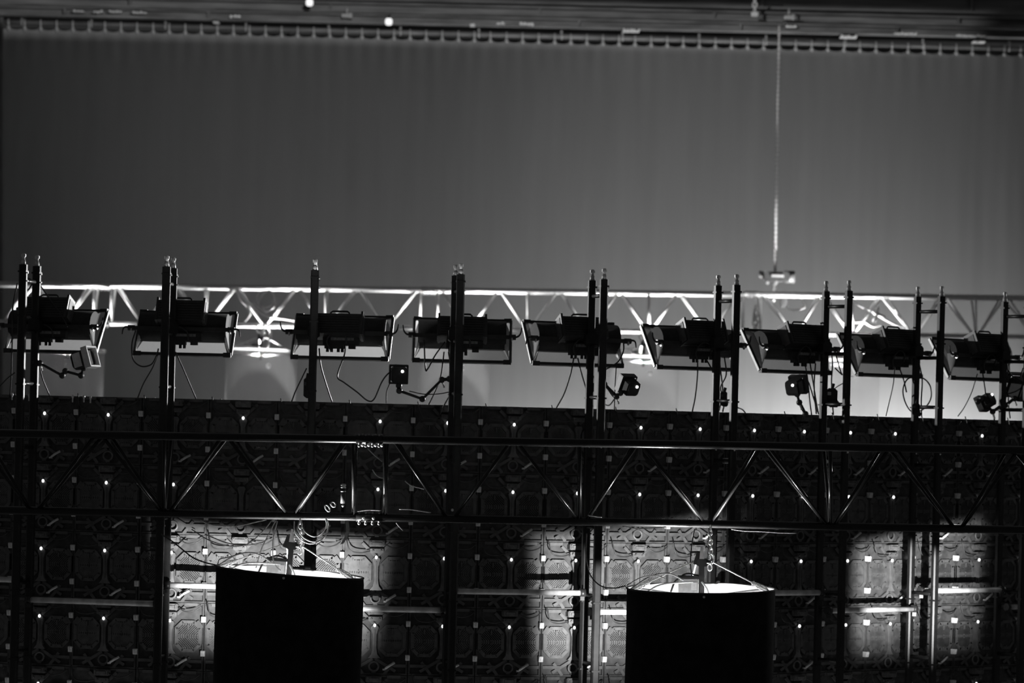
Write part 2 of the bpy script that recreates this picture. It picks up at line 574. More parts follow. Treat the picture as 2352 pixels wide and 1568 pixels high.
# ================================================================== trusses
def truss(name, label, Df, dd, ytop, ybot, tops, bots, uprights, joints, m, rch=0.025, rd=0.0125, endf=()):
    """triangular truss: two top chords dd apart, one bottom chord; nodes by their place along the photograph"""
    def T(px, back=False):
        p = P(px, yl(px, *ytop), Df)
        return V((p.x, Df + dd, p.z)) if back else p

    def B(px):
        p = P(px, yl(px, *ybot), Df + dd / 2)
        return p
    org = T(1176)
    t = empty(name, label, 'truss', Matrix.Translation(org))
    for f in (lambda x: T(x), lambda x: T(x, True), B):
        MB().tube(f(-150) - org, f(2500) - org, rch, 12).build('chord', m, t)
    nodes = sorted([(x, 't') for x in tops] + [(x, 'b') for x in bots])
    for (x0, k0), (x1, k1) in zip(nodes, nodes[1:]):
        if k0 == k1:
            continue
        g = 7 if Df < 30 else 4
        for back in (False, True):
            a = T(x0 + g, back) if k0 == 't' else B(x0 + g)
            b = T(x1 - g, back) if k1 == 't' else B(x1 - g)
            MB().tube(a - org, b - org, rd, 8).build('diagonal', m, t)
    for x in tops:
        MB().tube(T(x) - org, T(x, True) - org, rd, 8).build('cross_tube', m, t)
    for x in uprights:
        MB().tube(T(x) - org, B(x) - org, rd, 8).build('upright', m, t)
        MB().tube(T(x, True) - org, B(x) - org, rd, 8).build('upright', m, t)
    for x, hw in endf:
        for s in (-1, 1):
            for back in (False, True):
                MB().tube(T(x + s * hw, back) - org, B(x + s * hw) - org, rd, 8).build('end_frame_tube', m, t)
    for x, hw in joints:
        for f in (lambda x: T(x), lambda x: T(x, True), B):
            a, b = f(x - hw) - org, f(x + hw) - org
            mb = MB().tube(a, b, rch * 1.18, 12)
            for s in (0.12, 0.37, 0.63, 0.88):
                mb2 = a.lerp(b, s)
                MB().tube(mb2 + V((0, -0.012, -rch * 1.55)), mb2 + V((0, -0.012, rch * 1.4)), 0.007, 8).ball(mb2 + V((0, -0.012, -rch * 1.6)), 0.010).build('coupling_pin', DULL, t)
            mb.build('coupler', m, t)
    return t


back_truss = truss('lit_truss', 'pale aluminium truss lit from below, running across behind the row of ladder towers', 48.45, 0.5, (651, 683), (739, 773),
      [72, 210, 262, 400, 539, 679, 820, 960, 1008, 1146, 1284, 1424, 1561, 1702, 1752, 1890, 2030, 2170, 2312, 2440],
      [4, 142, 330, 470, 609, 748, 886, 1078, 1212, 1352, 1491, 1630, 1826, 1958, 2100, 2242, 2380],
      [-60, 470, 748, 1212, 1491, 1958, 2242], [(236, 16), (984, 16), (1727, 16)], ALU, 0.03, 0.0145, [(236, 20), (984, 20), (1727, 20)])

front_truss = truss('dark_truss', 'black triangular truss across the whole picture with glowing lower edges, holding two black drum shades', 23.25, 0.5, (995, 1034), (1171, 1217),
      [-70, 226, 516, 800, 897, 1180, 1470, 1757, 2050, 2345], [78, 381, 668, 1035, 1338, 1626, 1908, 2200, 2490],
      [377, 1332, 1907], [(848, 30)], DARKTRUSS, 0.026, 0.0125, [(848, 36)])


# ================================================================== drum shades
def drum(cx, cy, D, label, tilt, nod, cloth, power, bright, chord_dy):
    """a hoop-framed drum shade hung by wire bridles; the lamp inside throws its light up out of the open top"""
    org = P(cx, cy, D)
    M = Matrix.Translation(org) @ Matrix.Rotation(tilt, 4, 'Y') @ Matrix.Rotation(nod, 4, 'X')
    e = empty('drum_shade', label, 'lampshade', M)
    R, H, n = 0.488, 0.83, 48
    # cloth: outer wall with small waves
    vs, fs = [], []
    zz = [0.0, -0.05, -0.25, -0.5, -0.7, -H]
    for i in range(n):
        t = 2 * math.pi * i / n
        for j, z in enumerate(zz):
            r = R + 0.004 * math.sin(t * 9) * min(1, j) + 0.003 * math.sin(t * 5 + j) - 0.004 * j / 5
            vs.append((r * math.cos(t) - z * math.tan(tilt), r * math.sin(t), z + (0.004 * math.sin(t * 7) if j == 0 else 0)))   # hangs plumb from the tilted hoop
    L = len(zz)
    for i in range(n):
        for j in range(L - 1):
            fs.append((i * L + j, ((i + 1) % n) * L + j, ((i + 1) % n) * L + j + 1, i * L + j + 1))
    MB().add(vs, fs, True).build('shade_cloth', cloth, e)
    if bright:
        vs2 = [(x * 0.988, y * 0.988, z) for x, y, z in vs]
        MB().add(vs2, [f[::-1] for f in fs], True).build('lining', LINING, e)
    MB().ring((0, 0, 0.0), R, 0.006 if bright else 0.026, (0, 0, 1), 56, 8).build('hoop', LINING if not bright else BLACKM, e)
    # spreader bars
    for a in (0.5, 2.6, 4.7):
        MB().tube((0, 0, -0.06), (R * math.cos(a), R * math.sin(a), -0.02), 0.009, 6).build('spreader', PALE, e)
    # pole with clamp
    MB().box((0.0, -0.05, 0.02), (0.036, 0.036, 0.28)).build('pole', BLACK, e)
    MB().bbox((0.004, -0.05, 0.175), (0.07, 0.07, 0.05), 0.2).box((-0.03, -0.07, 0.20), (0.03, 0.02, 0.08), Matrix.Rotation(0.3, 3, 'Y')).tube((0.03, -0.09, 0.18), (0.06, -0.09, 0.18), 0.012, 8).build('clamp', BLACK, e)
    MB().prism([(-0.016, 0), (0.016, 0), (0.010, 0.05), (0.004, 0.085), (-0.008, 0.085), (-0.012, 0.05)], -0.006, 0.006, (0.0, -0.09, 0.20)).build('hook_plate', STEEL, e)
    # driver box with window
    d = MB().bbox((-0.085, -0.03, 0.015), (0.125, 0.09, 0.11), 0.12)
    db = d.build('driver_box', GREYP, e)
    MB().box((-0.05, -0.078, 0.02), (0.036, 0.008, 0.05)).build('window', LATCH, db)
    MB().box((-0.085, -0.03, 0.076), (0.14, 0.1, 0.018)).build('lid', BLACKM, db)
    MB().path(spline([(-0.2, -0.05, -0.02), (-0.17, -0.05, 0.05), (-0.1, -0.06, 0.10), (-0.02, -0.06, 0.09)]), 0.006, 6).build('lead', RUBBER, e)
    MB().path(spline([(0.0, -0.08, 0.05), (0.03, -0.1, 0.01), (0.045, -0.1, -0.03), (0.04, -0.1, -0.06)]), 0.006, 6).build('lead', ROPE, e)
    # bridle ropes to the hoop
    top = V((0.03, -0.05, 0.20))
    for (a, w_) in ((math.radians(-28), 1), (math.radians(200), 0), (math.radians(95), 0)):
        q = V((R * math.cos(a), R * math.sin(a), 0.0))
        st = top if w_ else V((-0.03, -0.05, 0.19))
        k = st.lerp(q, 0.72)
        b = MB().tube(st, k, 0.0045, 6).tube(k, q, 0.008, 6)
        br = b.build('bridle_rope', ROPE, e)
        dirv = (q - k).normalized()
        side = dirv.cross(V((0, 1, 0))).normalized() * 0.011
        kn = MB()
        for s in (-1, 1):
            kn.path(spline([k, k.lerp(q, .3) + side * s, k.lerp(q, .7) + side * s * 1.3, q]), 0.005, 6)
        for s in (0.1, 0.3, 0.5):
            kn.ring(k.lerp(q, s), 0.013, 0.004, dirv, 10, 5)
        kn.build('knot', ROPE, br)
    # cables gathered on the hoop
    MB().path(spline([(-0.47, -0.12, 0.0), (-0.34, -0.2, 0.09), (-0.22, -0.2, 0.11), (-0.12, -0.12, 0.06)]), 0.0055, 6).build('lead', CABLE, e)
    MB().path(spline([(-0.36, -0.3, 0.0), (-0.30, -0.3, 0.035), (-0.22, -0.25, 0.05), (-0.06, -0.1, 0.05)]), 0.0065, 6).build('lead', ROPE, e)
    # bulb
    MB().ball((0.10, 0.05, -0.20), 0.035, 12, 8).build('bulb', LAMPGLOW if bright else FROST, e)
    if bright:
        light('shade_lamp', 'SPOT', M @ V((0.02, 0.10, -0.17)), M @ V((0.02, 0.06, 2.0)), power, 0.03, angle=112, blend=0.6)
    else:
        light('shade_lamp', 'SPOT', M @ V((0.02, 0.10, -0.17)), M @ V((0.02, 0.06, 2.0)), power, 0.03, angle=120, blend=0.6)
    light('shade_bulb_lamp', 'POINT', M @ V((0.05, 0.0, -0.46)), None, 14 if bright else 3, 0.04)
    return e, M


CH = 'hanging chains of the drum shades'


def chain(M, label, length, hook=True):
    c0 = M @ V((0.055, -0.06, 0.20))
    e = empty('hanging_chain', label, 'chain', Matrix.Translation(c0))
    n = int(length / 0.030)
    for i in range(n):
        MB().ring((0.004 * math.sin(i), 0, 0.02 + i * 0.030), 0.0115, 0.0042, (0, 1, 0) if i % 2 else (1, 0.35, 0), 12, 5, 1.75).build('link', STEEL, e)
    MB().ring((0.004, -0.01, 0.0), 0.02, 0.006, (0.1, 1, 0), 14, 6, 1.7).build('carabiner', STEEL, e)
    MB().ring((0.0, -0.012, -0.055), 0.014, 0.005, (0.4, 1, 0), 12, 6, 1.6).build('carabiner', STEEL, e)
    return e


D1 = 23.5
d1, M1 = drum(665, 1313, D1, 'black drum shade hanging under the dark truss on the left, lit from inside its top', 0.088 - ROLL, 0.0, DRAPE, 420, True, 120)
d2, M2 = drum(1610, 1351, D1, 'black drum shade hanging under the dark truss on the right, showing its pale open rim', 0.006 - ROLL, 0.026, DRAPE, 420, True, 140)
chain(M1, 'steel chain with carabiners above the left black drum shade', 0.15)
chain(M2, 'steel chain with carabiners above the right black drum shade', 0.23)

D2 = 48.7
for cx, cy, lab in ((157, 803, 'sheer pale drum shade under the lit truss at the far left, behind the first tower'),
                    (600, 806, 'sheer pale drum shade under the lit truss, between the second and third towers'),
                    (1045, 811, 'sheer pale drum shade under the lit truss, hidden behind the fourth tower'),
                    (1478, 822, 'sheer pale drum shade under the lit truss, right of the fifth tower'),
                    (1940, 830, 'sheer pale drum shade under the lit truss, behind the seventh tower')):
    e, M = drum(cx, cy, D2, lab, random.uniform(-.01, .02) + (0.02 if cx < 300 else 0), 0.0, SCRIM, 700, False, 60)
    c = empty('hoist_chain', lab.replace('sheer pale drum shade', 'chain over the shade'), 'chain', Matrix.Translation(M @ V((0.03, -0.05, 0.2))))
    for i in range(5):
        MB().ring((0, 0, 0.02 + i * 0.032), 0.014, 0.007, (0, 1, 0) if i % 2 else (1, 0.3, 0), 10, 5, 1.6).build('link', STEEL, c)
    MB().ring((-0.05, -0.01, 0.10), 0.05, 0.012, (0.2, 1, 0), 14, 6, 1.3).build('hook', STEEL, c)
    MB().path(spline([(0.03, -0.02, 0.17), (0.10, -0.04, 0.05), (0.07, -0.05, -0.10), (0.04, -0.05, -0.17)]), 0.016, 6).build('sling', ROPE, c)

# ------------------------------------------------------------------ leads and fittings round the front truss
DF = 23.45
G1 = 'leads looping under the dark truss'
cable('coiled_cable', 'pale coil of cable hung below the dark truss, right of the left shade chain',
      [(688, 1196), (684, 1215), (700, 1236), (722, 1244), (742, 1237), (753, 1218), (754, 1198), (748, 1192), (750, 1205), (741, 1222), (722, 1232), (702, 1222), (693, 1205), (692, 1194)], 0.0042, CABLE, DF - .1)
cable('coiled_cable', 'large single loop of pale cable below the coil under the dark truss',
      [(676, 1196), (677, 1218), (690, 1238), (712, 1248), (735, 1242), (750, 1225), (756, 1200)], 0.0042, CABLE, DF - .12)
for pts, lab in (
        ([(460, 1194), (490, 1206), (540, 1208), (590, 1198), (612, 1193)], 'uppermost cable swag under the dark truss, left of the left shade'),
        ([(440, 1215), (480, 1240), (530, 1254), (570, 1248), (605, 1218), (625, 1194)], 'deepest cable swag under the dark truss, left of the left shade'),
        ([(470, 1226), (520, 1246), (560, 1252), (600, 1246), (616, 1236)], 'short flat cable swag just above the deepest one at left'),
        ([(634, 1194), (618, 1225), (600, 1262), (588, 1304)], 'thin pale cord running from the dark truss down to the left shade rim'),
        ([(637, 1196), (628, 1235), (627, 1280), (634, 1300), (645, 1310)], 'thin pale cord falling into the middle of the left shade'),
        ([(500, 1296), (505, 1284), (522, 1280), (545, 1274)], 'bent pale hook at the left end of the left shade rim')):
    cable('hanging_lead', lab, pts, 0.0042, CABLE, DF - .08)
cable('hanging_lead', 'long black lead sagging from the second tower to the left shade rim', [(370, 1226), (400, 1246), (440, 1278), (470, 1291), (500, 1298)], 0.005, RUBBER, DF)
cable('hanging_lead', 'black lead sagging from the fifth tower to the right shade rim', [(1347, 1225), (1346, 1280), (1356, 1320), (1380, 1345), (1410, 1350), (1437, 1345)], 0.004, RUBBER, DF)
cable('hanging_lead', 'pale arching lead over the left end of the right shade rim', [(1440, 1344), (1470, 1327), (1500, 1321), (1522, 1326), (1530, 1332)], 0.0042, ROPE, DF - .2)
cable('hanging_lead', 'dark cord from the dark truss to the right shade clamp', [(1596, 1214), (1590, 1245), (1586, 1290), (1590, 1330)], 0.004, RUBBER, DF)
cable('hanging_lead', 'slack pale lead drooping along the dark truss left of the right shade', [(1430, 1208), (1460, 1213), (1500, 1212), (1530, 1209)], 0.004, CABLE, DF - .1)
cable('hanging_lead', 'slack pale lead drooping along the dark truss right of the right shade', [(1680, 1215), (1710, 1219), (1745, 1220), (1790, 1223), (1830, 1224)], 0.004, CABLE, DF - .1)
for pts, lab in (([(845, 1030), (858, 1043), (878, 1060)], 'faint short lead inside the dark truss, upper one by the coupling'),
                 ([(855, 1078), (866, 1092), (880, 1098)], 'faint short lead inside the dark truss, lower one by the coupling'),
                 ([(930, 1104), (945, 1115), (975, 1123)], 'faint lead inside the dark truss right of the coupling'),
                 ([(820, 1174), (845, 1171), (876, 1172)], 'pale lead lying on the lower chord by the coupling'),
                 ([(917, 1169), (945, 1170), (990, 1177)], 'dim lead lying on the lower chord right of the coupling'),
                 ([(1350, 1183), (1370, 1186), (1382, 1187)], 'dim lead lying on the lower chord by the thin upright'),
                 ([(910, 1200), (918, 1210), (926, 1218)], 'short bright lead hanging off the lower chord right of the coupling')):
    cable('truss_lead', lab, pts, 0.0042, CABLE, DF - .02)
# strap below truss
mb = MB()
pts = spline([P(797, 1196, DF), P(799, 1222, DF), P(793, 1236, DF), P(785, 1249, DF)])
for i, (a, b) in enumerate(zip(pts, pts[1:])):
    h = V((0.011, 0, 0.003))
    t = V((0, 0.003, 0))
    mb.add([a - h, a + h, b + h, b - h, a - h + t, a + h + t, b + h + t, b - h + t], [(0, 1, 2, 3), (7, 6, 5, 4), (0, 3, 7, 4), (1, 5, 6, 2), (0, 4, 5, 1), (3, 2, 6, 7)])
tag(mb.build('hanging_strap', RIB, origin=pts[0]), 'flat webbing strap dangling below the dark truss, right of the left shade', 'strap')
# small shackle on the lower chord, bulb-like fitting inside the truss
o0 = P(755, 1165, DF - .1)
e = empty('shackle', 'bright steel shackle lying on the lower chord above the left shade', 'shackle', Matrix.Translation(o0) @ Matrix.Rotation(-0.6, 4, 'Y'))
MB().ring((-0.01, 0, 0), 0.012, 0.004, (0, 1, 0), 14, 6, 2.0).build('bow', STEEL, e)
MB().ring((0.035, 0, 0.0), 0.014, 0.004, (0, 1, 0), 12, 6, 1.3).build('bow', STEEL, e)
MB().tube((0.02, -0.02, 0.015), (0.02, 0.02, 0.015), 0.005, 6).build('pin', STEEL, e)
o0 = P(788, 1135, DF)
e = empty('truss_fitting', 'slim dark hanging fitting with pale rings inside the dark truss', 'fitting', Matrix.Translation(o0))
MB().tube((0, 0, -0.06), (0, 0, 0.04), 0.016, 12).build('body', BLACKM, e)
for z in (0.02, 0.045, 0.06):
    MB().ring((0, 0, z), 0.017, 0.003, (0, 0, 1), 16, 5).build('band', STEEL, e)
MB().ball((0, 0, -0.075), 0.008).build('tip', STEEL, e)
for px, py, lab in ((835, 1190, 'round pale bolt head on the lower chord coupling, left of the pair'), (858, 1190, 'round pale bolt head on the lower chord coupling, right of the pair'), (1039, 1171, 'lone round pale bolt head on the lower chord near the fourth tower')):
    o0 = P(px, py, 23.46)
    tag(MB().ball((0, 0, 0), 0.010, 10, 6).tube((0, 0.0, 0), (0, 0.03, 0), 0.007, 8).build('bolt_head', STEEL, origin=None), lab, 'bolt').location = o0


# ------------------------------------------------------------------ on the back truss: coil, cables, hoist
DB = 48.6
cable('coiled_cable', 'pale coil of cable hanging inside the lit truss above the second sheer shade',
      [(612, 667), (595, 672), (590, 690), (597, 702), (612, 705), (625, 698), (630, 683), (624, 670), (615, 668), (600, 680), (596, 700), (612, 714), (628, 706), (633, 688), (622, 669)], 0.013, ALU, DB)
cable('truss_lead', 'pale lead hanging down the lit truss left of its cable coil', [(541, 662), (556, 690), (570, 706), (573, 722), (560, 739)], 0.02, ALU, DB)
cable('truss_lead', 'pale lead bundle crossing the lit truss below its cable coil', [(578, 696), (590, 710), (605, 722), (622, 728), (655, 732), (690, 738)], 0.02, ALU, DB)
cable('truss_lead', 'thin pale lead drooping in the lit truss left of the seventh tower', [(1835, 684), (1850, 700), (1838, 710), (1815, 711), (1806, 702)], 0.012, ALU, DB)
cable('truss_lead', 'long pale lead drooping in the lit truss right of the seventh tower', [(1962, 690), (1975, 702), (2000, 713), (2020, 726), (2055, 745), (2080, 752)], 0.014, ALU, DB)
cable('truss_lead', 'low pale lead swinging along the lit truss right of the seventh tower', [(1962, 740), (1985, 740), (2005, 750), (2025, 746)], 0.014, ALU, DB)
o0 = P(2015, 715, DB)
e = empty('cable_plug', 'pale plug cluster hanging in the lit truss right of the seventh tower', 'plug', Matrix.Translation(o0))
MB().tube((0, 0, 0.06), (0, 0, -0.01), 0.03, 10, 0.02).build('cap', ALU, e)
MB().tube((-0.04, 0, -0.02), (0.10, 0, -0.08), 0.025, 8).tube((0.0, 0, -0.04), (-0.04, 0, -0.14), 0.022, 8).build('plug_body', ALU, e)
o0 = P(1735, 725, DB)
e = empty('chain_bundle', 'pale bundle of chain hanging inside the lit truss left of the hoist', 'chain', Matrix.Translation(o0))
for i in range(6):
    MB().ring((0.012 * math.sin(i * 2.1), 0, 0.10 - i * 0.065), 0.032, 0.015, (0, 1, 0) if i % 2 else (1, 0.5, 0), 12, 5, 1.3).build('link', ALU, e)
# hoist
DH = 49.2
o0 = P(1780, 635, DH)
h = empty('chain_hoist', 'pale chain hoist hanging over the lit truss on a long vertical chain', 'hoist', Matrix.Translation(o0))
HO = mat('hoist_paint', 0.10, 0.5, noise=0.3, scale=12)
MB().bbox((0.02, 0, 0.0), (0.34, 0.22, 0.13), 0.15).tube((0.12, 0, 0.0), (0.27, 0, 0.0), 0.085, 14).tube((-0.16, 0, 0.02), (-0.23, 0, 0.02), 0.05, 12).build('motor_body', HO, h)
MB().box((0.03, -0.118, 0.005), (0.17, 0.01, 0.035)).build('name_strip', LATCH, h)
for i, q in enumerate(((-0.10, -0.09), (0.02, -0.085))):
    MB().tube((q[0], -0.04, q[1]), (q[0], 0.04, q[1]), 0.022, 10).build('bolt', STEEL, h)
MB().prism([(-0.02, -0.10), (0.02, -0.10), (0.03, -0.16), (0.01, -0.20), (-0.03, -0.20), (-0.015, -0.15)], -0.02, 0.02).build('load_hook', STEEL, h)
MB().ring((-0.012, 0, -0.235), 0.024, 0.012, (0, 1, 0), 14, 6).build('pulley', STEEL, h)
MB().ball((-0.015, 0, -0.32), 0.03, 10, 6).build('weight', STEEL, h)
MB().path([V((-0.012, 0, -0.25)), P(1777, 677, 48.95) - o0, P(1777, 677, 48.45) - o0], 0.014, 6).build('sling', STEEL, h)
bag = MB()
prof = [(0.10, -0.24), (0.16, -0.24), (0.175, -0.36), (0.15, -0.42), (0.10, -0.42), (0.085, -0.36)]
bag.prism(prof, -0.06, 0.06)
bag.build('chain_bag', HO, h)
top_l = (P(1790, 60, DH) - o0)
lk = []
for i in range(108):
    lk.append(V((-0.0, 0, 0.07)).lerp(top_l, i / 107))
mb = MB()
for i, p in enumerate(lk):
    mb.ring(p, 0.014, 0.007, (0, 1, 0) if i % 2 else (1, 0, 0), 8, 4, 1.9)
o = mb.build('load_chain', ALU, h)
o['kind'] = 'stuff'

# ================================================================== LED wall
lw = empty('led_screen', 'long dark curving screen of square LED panels seen from behind, dotted with small lights', 'screen', Matrix.Translation((0, 26.5, Z_TOP)))


def panel_meshes():
    m = {}
    a = MB().box((0, 0.03, -0.25), (0.5, 0.05, 0.4999))
    for (cx, cz, sx, sz) in ((0, -0.008, 0.494, 0.012), (0, -0.492, 0.494, 0.012), (-0.241, -0.25, 0.012, 0.47), (0.241, -0.25, 0.012, 0.47)):
        a.box((cx, -0.003, cz), (sx, 0.022, sz))
    m['led_panel'] = a.mesh('led_panel', PLATE)
    r = MB()
    for s in (-1, 1):
        cx, cz, hx, hz, k = s * 0.132, -0.245, 0.088, 0.105, 0.045
        oc = [(cx - hx + k, cz - hz), (cx + hx - k, cz - hz), (cx + hx, cz - hz + k), (cx + hx, cz + hz - k), (cx + hx - k, cz + hz), (cx - hx + k, cz + hz), (cx - hx, cz + hz - k), (cx - hx, cz - hz + k)]
        for p, q in zip(oc, oc[1:] + oc[:1]):
            p3, q3 = V((p[0], -0.012, p[1])), V((q[0], -0.012, q[1]))
            d = q3 - p3
            r.box((p3 + q3) / 2, (d.length + 0.008, 0.024, 0.009), d.to_track_quat('X', 'Y').to_matrix())
        # diagonal cooling ribs, mirrored top and bottom
        for i in range(-6, 7):
            for up in (-1, 1):
                o_ = i * 0.017
                ax0, az0 = cx + o_ - 0.04 * s, cz + up * 0.006
                ax1, az1 = cx + o_ + 0.04 * s, cz + up * 0.088
                p3, q3 = V((ax0, -0.004, az0)), V((ax1, -0.004, az1))
                if max(abs(ax0 - cx), abs(ax1 - cx)) > 0.084:
                    t0 = 0.0
                    d = q3 - p3
                    # clip to the octagon's width
                    ts = [t / 12 for t in range(13) if abs((p3 + d * (t / 12)).x - cx) < 0.08]
                    if len(ts) < 3:
                        continue
                    p3, q3 = p3 + d * ts[0], p3 + d * ts[-1]
                d = q3 - p3
                r.box((p3 + q3) / 2 + V((0, -0.004, 0)), (d.length, 0.018, 0.0055), d.to_track_quat('X', 'Y').to_matrix())
        r.box((cx, -0.004, cz), (0.16, 0.012, 0.004))
        r.box((cx + s * 0.0, -0.012, cz + 0.07), (0.010, 0.02, 0.035))
        for dz in (0.012, -0.012, -0.09):
            r.tube((cx, -0.02, cz + dz), (cx, 0, cz + dz), 0.0055, 6)
    m['rib_frame'] = r.mesh('rib_frame', RIB)
    c = MB().prism([(-0.045, -0.375), (-0.022, -0.345), (-0.015, -0.30), (-0.015, -0.20), (-0.03, -0.15), (-0.02, -0.135), (0.02, -0.135), (0.03, -0.15), (0.015, -0.20), (0.015, -0.30), (0.022, -0.345), (0.045, -0.375)], -0.03, 0.006)
    c.box((0, -0.033, -0.25), (0.006, 0.012, 0.17))
    m['centre_rib'] = c.mesh('centre_rib', COLUMN)
    b = MB()
    for s in (-1, 1):
        for (p, q, wd) in (((0.01, -0.12), (0.105, -0.03), 0.014), ((0.01, -0.38), (0.16, -0.47), 0.016), ((0.08, -0.49), (0.15, -0.40), 0.010), ((0.10, -0.012), (0.2, -0.012), 0.018),
                           ((0.20, -0.13), (0.235, -0.18), 0.012), ((0.235, -0.18), (0.235, -0.30), 0.008), ((0.10, -0.43), (0.235, -0.43), 0.014)):
            p3, q3 = V((s * p[0], -0.01, p[1])), V((s * q[0], -0.01, q[1]))
            d = q3 - p3
            b.box((p3 + q3) / 2, (d.length, 0.022, wd), d.to_track_quat('X', 'Y').to_matrix())
    m['brace'] = b.mesh('brace', RIB)
    x = MB().bbox((0, -0.03, -0.03), (0.115, 0.06, 0.045), 0.12).bbox((0, -0.025, -0.085), (0.10, 0.05, 0.032), 0.12)
    x.box((0, -0.064, -0.03), (0.07, 0.012, 0.018))
    for s in (-1, 1):
        x.box((s * 0.045, -0.06, -0.03), (0.012, 0.02, 0.03))
        x.tube((s * 0.03, -0.05, -0.085), (s * 0.03, -0.065, -0.085), 0.008, 8)
    m['control_box'] = x.mesh('control_box', BOXM)
    m['ring_handle'] = MB().ring((0, -0.02, -0.435), 0.034, 0.008, (0, 1, 0), 18, 6).box((0, -0.012, -0.475), (0.03, 0.024, 0.014)).mesh('ring_handle', COLUMN)
    m['indicator_light'] = MB().ball((0, 0, 0), 0.0105, 10, 6, 1.25).mesh('indicator_light', LED)
    l = MB()
    hw = 0.0155
    l.add([(-hw, 0, -.021), (hw, 0, -.021), (hw, 0, .021), (-hw, 0, .021), (-hw, -.034, -.021), (hw, -.034, -.021), (hw, -.042, .015), (-hw, -.042, .015), (-hw, -.036, .021), (hw, -.036, .021)],
          [(0, 3, 2, 1), (4, 5, 6, 7), (7, 6, 9, 8), (8, 9, 2, 3), (0, 1, 5, 4), (1, 2, 9, 6, 5), (0, 4, 7, 8, 3)])
    l.box((0, -0.038, -0.002), (0.008, 0.012, 0.02))
    m['latch'] = l.mesh('latch', LATCH)
    j = MB().path([(0.07, -0.05, -0.452), (0.105, -0.055, -0.428), (0.14, -0.05, -0.408)], 0.0085, 8).box((0.062, -0.04, -0.458), (0.02, 0.02, 0.012))
    m['jumper_plug'] = j.mesh('jumper_plug', LATCH)
    q = MB().path(spline([(0.055, -0.05, -0.03), (0.12, -0.07, -0.06), (0.19, -0.06, -0.05), (0.235, -0.05, -0.02)]), 0.0045, 5)
    q.path(spline([(-0.05, -0.05, -0.085), (-0.12, -0.06, -0.10), (-0.20, -0.07, -0.08), (-0.23, -0.06, 0.02)]), 0.0045, 5)
    m['data_cable'] = q.mesh('data_cable', RUBBER)
    return m


pm = panel_meshes()
for ci in range(1, len(WALL) - 1):
    k = ci - K0
    p, th = wall_at(k)
    for r in range(5):
        M = Matrix.Translation(V((p.x, p.y, Z_TOP - 0.5 * r)) - lw.location) @ Matrix.Rotation(th, 4, 'Z')
        pn = put('led_panel', pm['led_panel'], lw, M)
        for nm in ('rib_frame', 'centre_rib', 'brace', 'control_box', 'ring_handle', 'data_cable'):
            q = put(nm, pm[nm], pn)
            if nm in ('rib_frame', 'brace', 'data_cable', 'control_box'):
                q['kind'] = 'stuff'
        if random.random() < 0.96:
            put('indicator_light', pm['indicator_light'], pn, Matrix.Translation((random.uniform(-.003, .003), -0.038, -0.132)))
        for z in (-0.118, -0.368):
            put('latch', pm['latch'], pn, Matrix.Translation((0.247, 0, z)))
        if random.random() < 0.75:
            put('jumper_plug', pm['jumper_plug'], pn, Matrix.Rotation(random.uniform(-.04, .04), 4, 'Y'))

# ================================================================== ladder towers, pipes, strobes
ORD = ['first', 'second', 'third', 'fourth', 'fifth', 'sixth', 'seventh', 'eighth', 'ninth']
Z_POST = CZ + 1.07


def tower(i):
    k = 2 * i
    p, th = wall_at(k, 0.375)
    far = ', its posts almost in line' if i == 2 else (', its two posts touching' if i == 3 else (', cut by the right edge' if i == 8 else ''))
    t = empty('ladder_tower', 'black ladder tower, %s from the left%s' % (ORD[i], far), 'tower', Matrix.Translation((p.x, p.y, CZ - 2.6)) @ Matrix.Rotation(th, 4, 'Z'), 'ladder towers behind the LED wall')
    H = Z_POST - (CZ - 2.6)
    for s in (-1, 1):
        y = 0.128 * s
        pb = MB().bbox((0, 0, 0), (0.058, H, 0.046), 0.22, Matrix.Rotation(math.pi / 2, 3, 'X'))
        pb.v = [(a, b + y, c + H / 2) for a, b, c in pb.v]
        for z in (0.3, 0.8, 1.3, 1.8, 2.3, 2.8, 3.3, H - 0.05):
            pb.box((0, y, z), (0.064, 0.052, 0.012))
        po = pb.build('post', POST, t)
        MB().tube((0, y, H), (0, y, H + 0.035), 0.020, 8, 0.016).tube((0, y, H + 0.035), (0, y, H + 0.08), 0.012, 8).box((0, y, H + 0.065), (0.034, 0.012, 0.02)).build('spigot', GALV, po)
        MB().tube((0.022, y, H - 0.06), (0.04, y, H - 0.06), 0.006, 6).tube((0.022, y, H - 0.12), (0.04, y, H - 0.12), 0.006, 6).build('pin', STEEL, po)
    for z in (0.35, 0.85, 1.35, 1.85, 2.34 + 0.01 * (i % 3), 2.805, 3.19, 3.552):
        MB().tube((0, -0.128, z), (0, 0.128, z), 0.014, 8).build('rung', POST, t)
    # bolts at the wall top
    for s in (-1, 1):
        MB().ball((0.0, 0.128 * s - 0.026, 2.44), 0.007).build('bolt', STEEL, t)
    # yoke arm running forward to the strobe
    MB().box((0.0, 0.19, 3.235), (0.05, 0.12, 0.05)).build('strobe_arm', POST, t)
    MB().bbox((0, 0.128, 3.235), (0.09, 0.07, 0.10), 0.2).build('arm_clamp', POST, t)
    return t


for i in range(9):
    tower(i)


